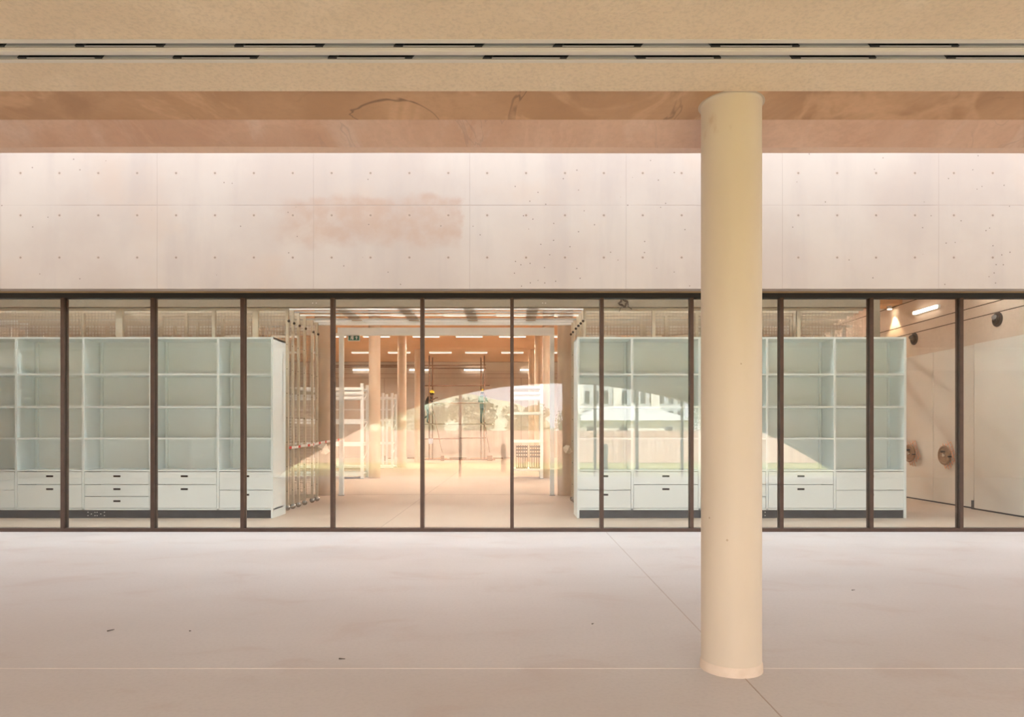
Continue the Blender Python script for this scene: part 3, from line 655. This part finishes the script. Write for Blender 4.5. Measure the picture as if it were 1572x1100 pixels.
# boards and scraps along the foot of the far wall
for k, (xa, xb, c) in enumerate(((653, 686, 'red'), (690, 716, 'plank'), (722, 752, 'red'), (757, 772, 'plank'), (590, 604, 'plank'), (625, 640, 'plank'))):
    Y = 36.9 + .15 * (k % 3); o = MB().box(PX(xa, Y), PX(xb, Y), Y, Y + .2, 0, .05 + .02 * (k % 2)).build('loose_board', M[c if c != 'red' else 'foam'], at=(PX((xa + xb) / 2, Y), Y, 0))
    tag(o, ('salmon board on the floor below the leaning worker', 'grey board on the floor amid the scaffold', 'salmon board on the floor below the standing worker', 'short grey board past the scaffold end', 'grey board behind the smaller white rack', 'grey board beside the third hall column')[k], 'board', 'loose boards along the far wall')

def figure(name, base, J, R, mats, label, facing=0, scale=1.0):
    """J: joint -> (x, y, z); limbs listed as chains; body grown with skin + subdivision, baked to one mesh"""
    chains = [('pelvis', 'waist', 'T'), ('waist', 'chest', 'T'), ('chest', 'neck', 'T'), ('neck', 'jaw', 'S'), ('jaw', 'crown', 'S')]
    for s in 'lr':
        chains += [('chest', 'sho_' + s, 'T'), ('sho_' + s, 'elb_' + s, 'T'), ('elb_' + s, 'wri_' + s, 'S'), ('wri_' + s, 'hand_' + s, 'S'),
                   ('pelvis', 'hip_' + s, 'J'), ('hip_' + s, 'kne_' + s, 'J'), ('kne_' + s, 'ank_' + s, 'J'), ('ank_' + s, 'toe_' + s, 'B')]
    names = list(J.keys()); idx = {n_: i for i, n_ in enumerate(names)}
    vs = [Vector(J[n_]) for n_ in names]; es = [(idx[a], idx[b]) for a, b, _ in chains]; kind = [c[2] for c in chains]; rad = [R[n_.split('_')[0]] for n_ in names]
    for s in 'lr':                                                    # five fingers fanned from the palm
        h, w = Vector(J['hand_' + s]), Vector(J['wri_' + s]); d = (h - w).normalized(); side = d.cross(Vector((.3, 1, .2))).normalized(); up = d.cross(side)
        for q, (off, ln) in enumerate(((-.03, .065), (-.011, .08), (.009, .085), (.028, .075), (.045, .05))):
            a = h + side * off * .9; m1 = a + d * ln * .55 + up * .006; b = m1 + d * ln * .4 + up * .022
            if q == 4: a = w + d * .03 + side * .03; m1 = a + side * .035 + d * .03; b = m1 + d * .035
            o = len(vs); vs += [a, m1, b]; rad += [.0095, .0085, .0075]; es += [(idx['hand_' + s] if q < 4 else idx['wri_' + s], o), (o, o + 1), (o + 1, o + 2)]; kind += ['S'] * 3
    me = bpy.data.meshes.new('body'); me.from_pydata([tuple(v) for v in vs], es, []); ob = bpy.data.objects.new('body', me); C.objects.link(ob)
    sk = ob.modifiers.new('skin', 'SKIN'); sk.use_smooth_shade = True
    for i, d in enumerate(me.skin_vertices[0].data):
        d.radius = (rad[i], rad[i]); d.use_root = (i == idx['pelvis'])
    ss = ob.modifiers.new('sub', 'SUBSURF'); ss.levels = 1; ss.render_levels = 1
    dg = bpy.context.evaluated_depsgraph_get(); bm2 = bpy.data.meshes.new_from_object(ob.evaluated_get(dg))
    bpy.data.objects.remove(ob)
    for m in mats: bm2.materials.append(m)
    ki = {'S': 0, 'T': 1, 'J': 2, 'B': 3}
    segs = [(vs[a], vs[b], ki[k]) for (a, b), k in zip(es, kind)]
    for p in bm2.polygons:
        c = Vector(p.center); best = (9e9, 0)
        for a, b, k in segs:
            ab = b - a; t_ = max(0, min(1, (c - a).dot(ab) / max(1e-9, ab.length_squared))); dd = (a + ab * t_ - c).length
            if dd < best[0]: best = (dd, k)
        p.material_index = best[1]; p.use_smooth = True
    root = thing('person', base, label, 'person'); root.rotation_euler = (0, 0, facing); root.scale = (scale,) * 3
    o = bpy.data.objects.new('body', bm2); C.objects.link(o); o.parent = root
    hc = Vector(J['crown']); jw = Vector(J['jaw']); upv = (hc - jw).normalized(); hd = jw.lerp(hc, .6)
    def local(mb, nm, mt):
        me_ = mb.build(nm, mt); me_.parent = root; return me_
    local(MB().lathe(tuple(hd + Vector((0, 0, .035))), [(.15, -.015), (.145, -.005), (.122, 0), (.12, .05), (.10, .095), (.06, .125), (.012, .135)], 24), 'helmet', M['helmet'])
    local(MB().lathe(tuple(hd + Vector((0, .012, 0))), [(.09, -.075), (.105, -.04), (.108, .0), (.108, .032)], 20), 'hair', M['hair'])
    f = -1
    local(MB().lathe(tuple(hd + Vector((0, -.098, -.035))), [(.018, -.03), (.02, -.015), (.008, .025)], 8).box(-.001, .001, 0, 0, 0, 0), 'nose', M['skin'])
    mb = MB()
    for sx_ in (-1, 1): mb.lathe(tuple(hd + Vector((sx_ * .034, -.092, -.012))), [(.011, -.004), (.011, .004)], 8, 'y')
    local(mb, 'eyes', M['signwhite'])
    mb = MB().cbox(tuple(hd + Vector((0, -.09, -.085))), (.05, .012, .012)); local(mb, 'mouth', M['hair'])
    mb = MB()
    for sx_ in (-1, 1): mb.lathe(tuple(hd + Vector((sx_ * .105, .0, -.02))), [(.028, -.008), (.03, 0), (.022, .008)], 10, 'x')
    local(mb, 'ears', M['skin'])
    return root
RAD = dict(pelvis=.145, waist=.13, chest=.155, neck=.055, jaw=.075, crown=.085, sho=.068, elb=.045, wri=.031, hand=.033, hip=.088, kne=.06, ank=.042, toe=.036)
# faces look along -y before turning
stand = dict(pelvis=(0, 0, .93), waist=(0, .01, 1.1), chest=(0, .01, 1.33), neck=(0, .01, 1.49), jaw=(0, -.02, 1.57), crown=(0, -.02, 1.68))
for s, q in (('l', -1), ('r', 1)):
    stand.update({'sho_' + s: (q * .18, .01, 1.40), 'elb_' + s: (q * .23, -.02, 1.13), 'wri_' + s: (q * .2, -.2, 1.0), 'hand_' + s: (q * .18, -.27, 1.0),
                  'hip_' + s: (q * .085, 0, .87), 'kne_' + s: (q * .09, -.01, .48), 'ank_' + s: (q * .09, .02, .09), 'toe_' + s: (q * .1, -.14, .04)})
stand['elb_l'] = (-.22, -.12, 1.16); stand['wri_l'] = (-.16, -.33, 1.2); stand['hand_l'] = (-.13, -.4, 1.22)
XW = PX(740.5, YC)
figure('person', (XW, YC + .35, ZD), stand, RAD, [M['skin'], M['tee_green'], M['jeans'], M['boots']], 'worker in yellow helmet, dark green shirt and dark trousers standing upright on the scaffold planks', math.radians(150))
lean = {k: v for k, v in stand.items()}
lean.update(pelvis=(0, .12, .92), waist=(0, .1, 1.08), chest=(0, -.02, 1.29), neck=(0, -.1, 1.44), jaw=(0, -.15, 1.51), crown=(0, -.18, 1.62))
for s, q in (('l', -1), ('r', 1)):
    lean.update({'sho_' + s: (q * .18, -.04, 1.36), 'hip_' + s: (q * .085, .12, .86)})
lean.update(elb_l=(-.24, -.2, 1.2), wri_l=(-.12, -.38, 1.3), hand_l=(-.08, -.45, 1.33), elb_r=(.25, -.08, 1.1), wri_r=(.14, -.28, 1.0), hand_r=(.11, -.36, 1.0),
            kne_l=(-.09, .02, .48), ank_l=(-.09, .06, .09), toe_l=(-.1, -.1, .04), kne_r=(.1, -.02, .5), ank_r=(.11, .33, .28), toe_r=(.12, .36, .13))
figure('person', (PX(657.5, YC), YC + .3, ZD), lean, RAD, [M['skin'], M['tee'], M['jeans'], M['boots']], 'worker in yellow helmet and black shirt leaning to the scaffold pole, one foot raised', math.radians(75))

# ------------------------------------------------------------------ mobile storage fronts on the side wall
XS = 8.49
def unit(y0, y1, xf, label, wheel, ys=None):
    t = thing('storage_unit', (xf, (y0 + y1) / 2, 0), label, 'storage unit', 'pale storage fronts along the side wall')
    MB().box(xf, HRX - .002, y0, y1, .03, 3.02).build('front_panel', M['grey_door'], t, bevel=.004)
    MB().box(xf + .02, HRX - .004, y0, y1, 0, .03).build('base_rail', M['black'], t)
    MB().box(xf - .006, xf, y0 + .1, y1 - .08, 1.62, 1.71).build('label_strip', M['grey_door'], t)
    if wheel:
        yc, zc = wheel
        h = MB(); ring = [(xf - .10, yc + .165 * math.cos(a), zc + .165 * math.sin(a)) for a in [2 * math.pi * k / 28 for k in range(29)]]
        h.path(ring, .026, 8); h.lathe((xf - .10, yc, zc), [(.15, -.005), (.16, .0), (.15, .02)], 28, 'x'); w = h.build('handwheel', M['rawwood'], t)
        MB().lathe((xf - .13, yc, zc), [(.03, 0), (.045, .03), (.04, .13)], 16, 'x').build('hub', M['chrome'], w)
        MB().tube((xf - .11, yc - .02, zc + .07), (xf - .18, yc - .02, zc + .07), .022, 12).build('knob', M['black'], w)
        MB().tube((xf - .09, yc - .19, zc - .02), (xf - .15, yc - .19, zc - .02), .016, 10).build('knob', M['black'], w)
        net = MB(); random.seed(int(y0 * 10))
        for k in range(11):
            u = -.2 + .4 * k / 10; L = math.sqrt(max(.01, .27 ** 2 - u * u)) * random.uniform(.8, 1.15)
            d_ = Vector((0, -.5, -.866)); p = Vector((xf - .03 - .02 * (k % 2), yc, zc)) + Vector((0, -.866, .5)) * u
            net.tube(p - d_ * L, p + d_ * L, .0055, 5)
        for k in range(5):
            u = -.18 + .09 * k; d_ = Vector((0, -.866, .5)); p = Vector((xf - .035, yc, zc)) + Vector((0, -.5, -.866)) * u; net.tube(p - d_ * .2, p + d_ * .2, .006, 5)
        net.build('packing_net', M['foam'], t)
unit(13.88, 15.35, XS, 'pale grey storage front with net-wrapped handwheel, next to the bookcase end', (14.54, .97))
unit(12.66, 13.87, XS, 'pale grey storage front with net-wrapped handwheel, partly behind a dark mullion', (13.36, .965))
unit(9.95, 12.56, XS - .06, 'wide plain pale grey storage front without handwheel', None)
o = MB().box(XS - .05, XS + .05, 12.565, 12.655, 0, .16).build('door_stop', M['black'], at=(XS, 12.61, 0)); tag(o, 'small black rubber stop between two pale storage fronts', 'door stop')
def nozzle(Y, z, label, tilt):
    t = thing('air_nozzle', (HRX, Y, z), label, 'vent', 'black round air nozzles on the side wall')
    MB().lathe((HRX - .03, Y, z), [(.10, .008), (.125, .012), (.13, .03)], 32, 'x').build('flange', M['black'], t)
    MB().lathe((HRX - .04, Y, z), [(.07, -.004), (.088, .0), (.092, .02)], 28, 'x').build('bezel', M['gasket'], t)
    d = Vector((-.8, tilt, .25)).normalized(); p = Vector((HRX - .03, Y + .01, z + .02))
    MB().tube(p, p + d * .07, .05, 20, .042).build('jet', M['jet'], t)
nozzle(14.75, PZ(520, 14.75), 'black round air nozzle on the side wall above the handwheel by the bookcase end', -.3)
nozzle(12.22, PZ(490, 12.22), 'black round air nozzle with shiny jet above the wide plain storage front', -.55)

# ------------------------------------------------------------------ outside behind the camera, mirrored in the glass
struct('ground', MB().box(-150, 150, -260, -2.6, -.3, -.03), M['grass'], 'dry yellow-green lawn mirrored in the glass', 'ground')
YF = -12.8
fe = thing('fence', (0, YF, 0), 'rose corrugated sheet fence beyond the lawn, mirrored in the glass', 'fence')
mb = MB(); vs = []; n = 900
for k in range(n + 1):
    x = -40 + 90 * k / n; y = YF + (.025 if k % 4 < 2 else -.025); vs += [(x, y, 0), (x, y, 1.5)]
mb.poly(vs, [(2 * k, 2 * k + 2, 2 * k + 3, 2 * k + 1) for k in range(n)]); mb.build('sheet', M['fence'], fe)
for k in range(25):
    X = -40 + 3.75 * k; MB().box(X - .04, X + .04, YF - .1, YF - .03, -.03, 1.55).build('post', M['post'], fe)
for k, x in enumerate((707, 913, 977, 1046)):
    Yv = 2 * (YG + .05) + 2.5; X = PX(x, Yv); o = MB().tube((X, -2.42, -.03), (X, -2.42, 3.0), .05, 12).build('prop_post', M['post'], at=(X, -2.42, 0))
    tag(o, 'slim grey steel prop under the arch, %s along, mirrored in the glass' % ORD[k], 'post', 'steel props under the arch')
for k, x in enumerate((773, 930)):
    Yv = 25.0; X = PX(x, Yv); Y = 2 * YG - Yv; o = MB().lathe((X, Y, -.03), [(.09, 0), (.09, .95), (.06, 1.02), (.01, 1.04)], 16).build('bollard', M['post'], at=(X, Y, 0)); tag(o, ('grey bollard on the lawn behind the centre mullion, mirrored in the glass', 'grey bollard on the lawn before the bookcase drawers, mirrored in the glass')[k], 'bollard')
# house with hipped roof
Yh = -44.0; V = 2 * YG - Yh
hx0, hx1 = PX(872, V), PX(1068, V); ez = PZ(645, V); rz_ = PZ(622, V)
ho = thing('house', ((hx0 + hx1) / 2, Yh, 0), 'low white house with pale hipped roof beyond the fence, mirrored in the glass', 'house')
MB().box(hx0 + .6, hx1 - .6, Yh - 7, Yh, -.1, ez).build('wall', M['render'], ho)
MB().poly([(hx0, Yh + .6, ez), (hx1, Yh + .6, ez), (hx1, Yh - 7.6, ez), (hx0, Yh - 7.6, ez), (PX(925, V), Yh - 3.5, rz_), (PX(1010, V), Yh - 3.5, rz_)], [(0, 1, 5, 4), (1, 2, 5), (2, 3, 4, 5), (3, 0, 4), (3, 2, 1, 0)]).build('roof', M['roof'], ho)
for x in (900, 950, 1020):
    w = MB().box(PX(x, V), PX(x + 14, V), Yh, Yh + .05, .9, 2.0).build('window', M['render'], ho); MB().box(PX(x + 1, V), PX(x + 13, V), Yh + .05, Yh + .06, .95, 1.95).build('pane', M['winglass'], w)
# office block
Yo = -95.0; V = 2 * YG - Yo; ox0, ox1 = PX(882, V), PX(1052, V)
ob_ = thing('office_block', ((ox0 + ox1) / 2, Yo, 0), 'tall grey block with rows of dark windows behind the house, mirrored in the glass', 'building')
MB().box(ox0, ox1, Yo - 10, Yo, -.1, 13).build('wall', M['facade'], ob_)
MB().box(ox0 - .4, ox1 + .4, Yo - 10.4, Yo + .4, 13, 13.6).build('roof', M['render'], ob_)
for k in range(3): MB().box(ox0 + .1 + k * 6.3, ox0 + 1.5 + k * 6.3, Yo, Yo + .4, 0, 13).build('pier', M['render'], ob_)
for r in range(3):
    for k in range(11):
        X = ox0 + 1.7 + k * 1.55
        if X + 1 < ox1: MB().box(X, X + .8, Yo, Yo + .06, 3 + r * 3.3, 5.1 + r * 3.3).build('window', M['winglass'], ob_)
# pale wooded slope closing the view behind the trees
mb = MB(); vs = []; V0 = 92.0; nx, ny = 60, 12
for k in range(nx + 1):
    for q in range(ny + 1):
        x = PX(300 + 560 * k / nx, V0); v = q / ny; env = math.sin(math.pi * k / nx) ** .3
        vs.append((x, 2 * YG - V0 - 26 * v, -.2 + (8.2 * env) * math.sin(math.pi * .5 * min(1, v * 1.6)) + .5 * mnoise.noise((x * .25, v * 4, 1)) * v))
mb.poly(vs, [(k * (ny + 1) + q, k * (ny + 1) + q + 1, (k + 1) * (ny + 1) + q + 1, (k + 1) * (ny + 1) + q) for k in range(nx) for q in range(ny)], 0, True)
struct('hill', mb, M['hill'], 'pale green slope behind the fence, mirrored in the glass', 'hill')
# trees
def tree(x, Yv, ztop, rad, label, seed, zlow=.6):
    random.seed(seed); Y = 2 * YG - Yv; X = PX(x, Yv); t = thing('tree', (X, Y, 0), label, 'tree', 'trees beyond the fence')
    mb = MB().tube((X, Y, -.1), (X, Y, ztop * .6), rad * .06 + .04, 8, .04)
    for k in range(5):
        a = k * 1.3; mb.tube((X, Y, ztop * (.3 + .05 * k)), (X + math.cos(a) * rad * .5, Y + math.sin(a) * rad * .5, ztop * (.55 + .06 * k)), .05, 6, .02)
    mb.build('trunk', M['bark'], t)
    mb = MB(); cz = (ztop + zlow) / 2; hz_ = (ztop - zlow) / 2
    lobes = [(random.gauss(0, .45), random.gauss(0, .45), random.uniform(-.6, .6), random.uniform(.35, .6)) for _ in range(11)]
    for k in range(1500):
        lx, ly, lz, lr = random.choice(lobes); v = Vector((random.gauss(0, 1), random.gauss(0, 1), random.gauss(0, 1))).normalized() * lr * random.uniform(.6, 1)
        p = Vector((X + (lx + v.x) * rad, Y + (ly + v.y) * rad, max(zlow * .5, cz + (lz + v.z) * hz_))); s = rad * random.uniform(.06, .12)
        a = Vector((random.gauss(0, 1), random.gauss(0, 1), random.gauss(0, 1))).normalized(); b = a.orthogonal().normalized()
        mb.poly([p - a * s, p + b * s * .6, p + a * s, p - b * s * .6], [(0, 1, 2, 3)])
    mb.build('crown', M['leaf'], t)['kind'] = 'stuff'
NM = ('tallest and farthest along the fence', 'broad one behind the white racks', 'in the gap beside the exit sign leg', 'behind the leaning worker', 'behind the standing worker', 'next to the low white house', 'slim one at the house corner', 'on the house side by the round column', 'at the far bookcase end', 'last by the storage fronts')
for k, (x, V, zt, r) in enumerate(((470, 68, 5.0, 2.0), (540, 58, 4.6, 1.8), (605, 66, 4.9, 1.9), (665, 58, 4.4, 1.8), (735, 67, 4.9, 2.1), (810, 60, 4.2, 2.0), (868, 54, 3.6, 1.1), (1078, 60, 5.4, 1.4), (1150, 66, 5.5, 2.0), (1240, 62, 5.5, 2.0))):
    tree(x, V, zt, r, 'leafy green tree mirrored in the glass, %s' % NM[k], 20 + k)

# ------------------------------------------------------------------ litter on the forecourt floor
for k, (x, y, L, a) in enumerate(((170, 968, .035, .5), (292, 969, .012, 0), (525, 1012, .04, -.1), (1310, 906, .03, .1), (910, 958, .015, .3))):
    Y = EYE * F / (y - HY); X = PX(x, Y)
    d = Vector((math.cos(a), math.sin(a) * 2, 0)) * L
    o = MB().tube(Vector((X, Y, .005)) - d / 2, Vector((X, Y, .006)) + d / 2, .004, 6, .002).build('twig', M['twig'], at=(X, Y, 0))
    tag(o, ('slanted dark twig on the floor in the left corner area', 'tiny dark speck of bark on the floor beside the slanted twig', 'dark twig lying on the floor close to the pale joint', 'dark twig on the floor past the round column', 'tiny dark twig on the floor on the glass side of the round column')[k], 'twig', 'litter on the forecourt floor')
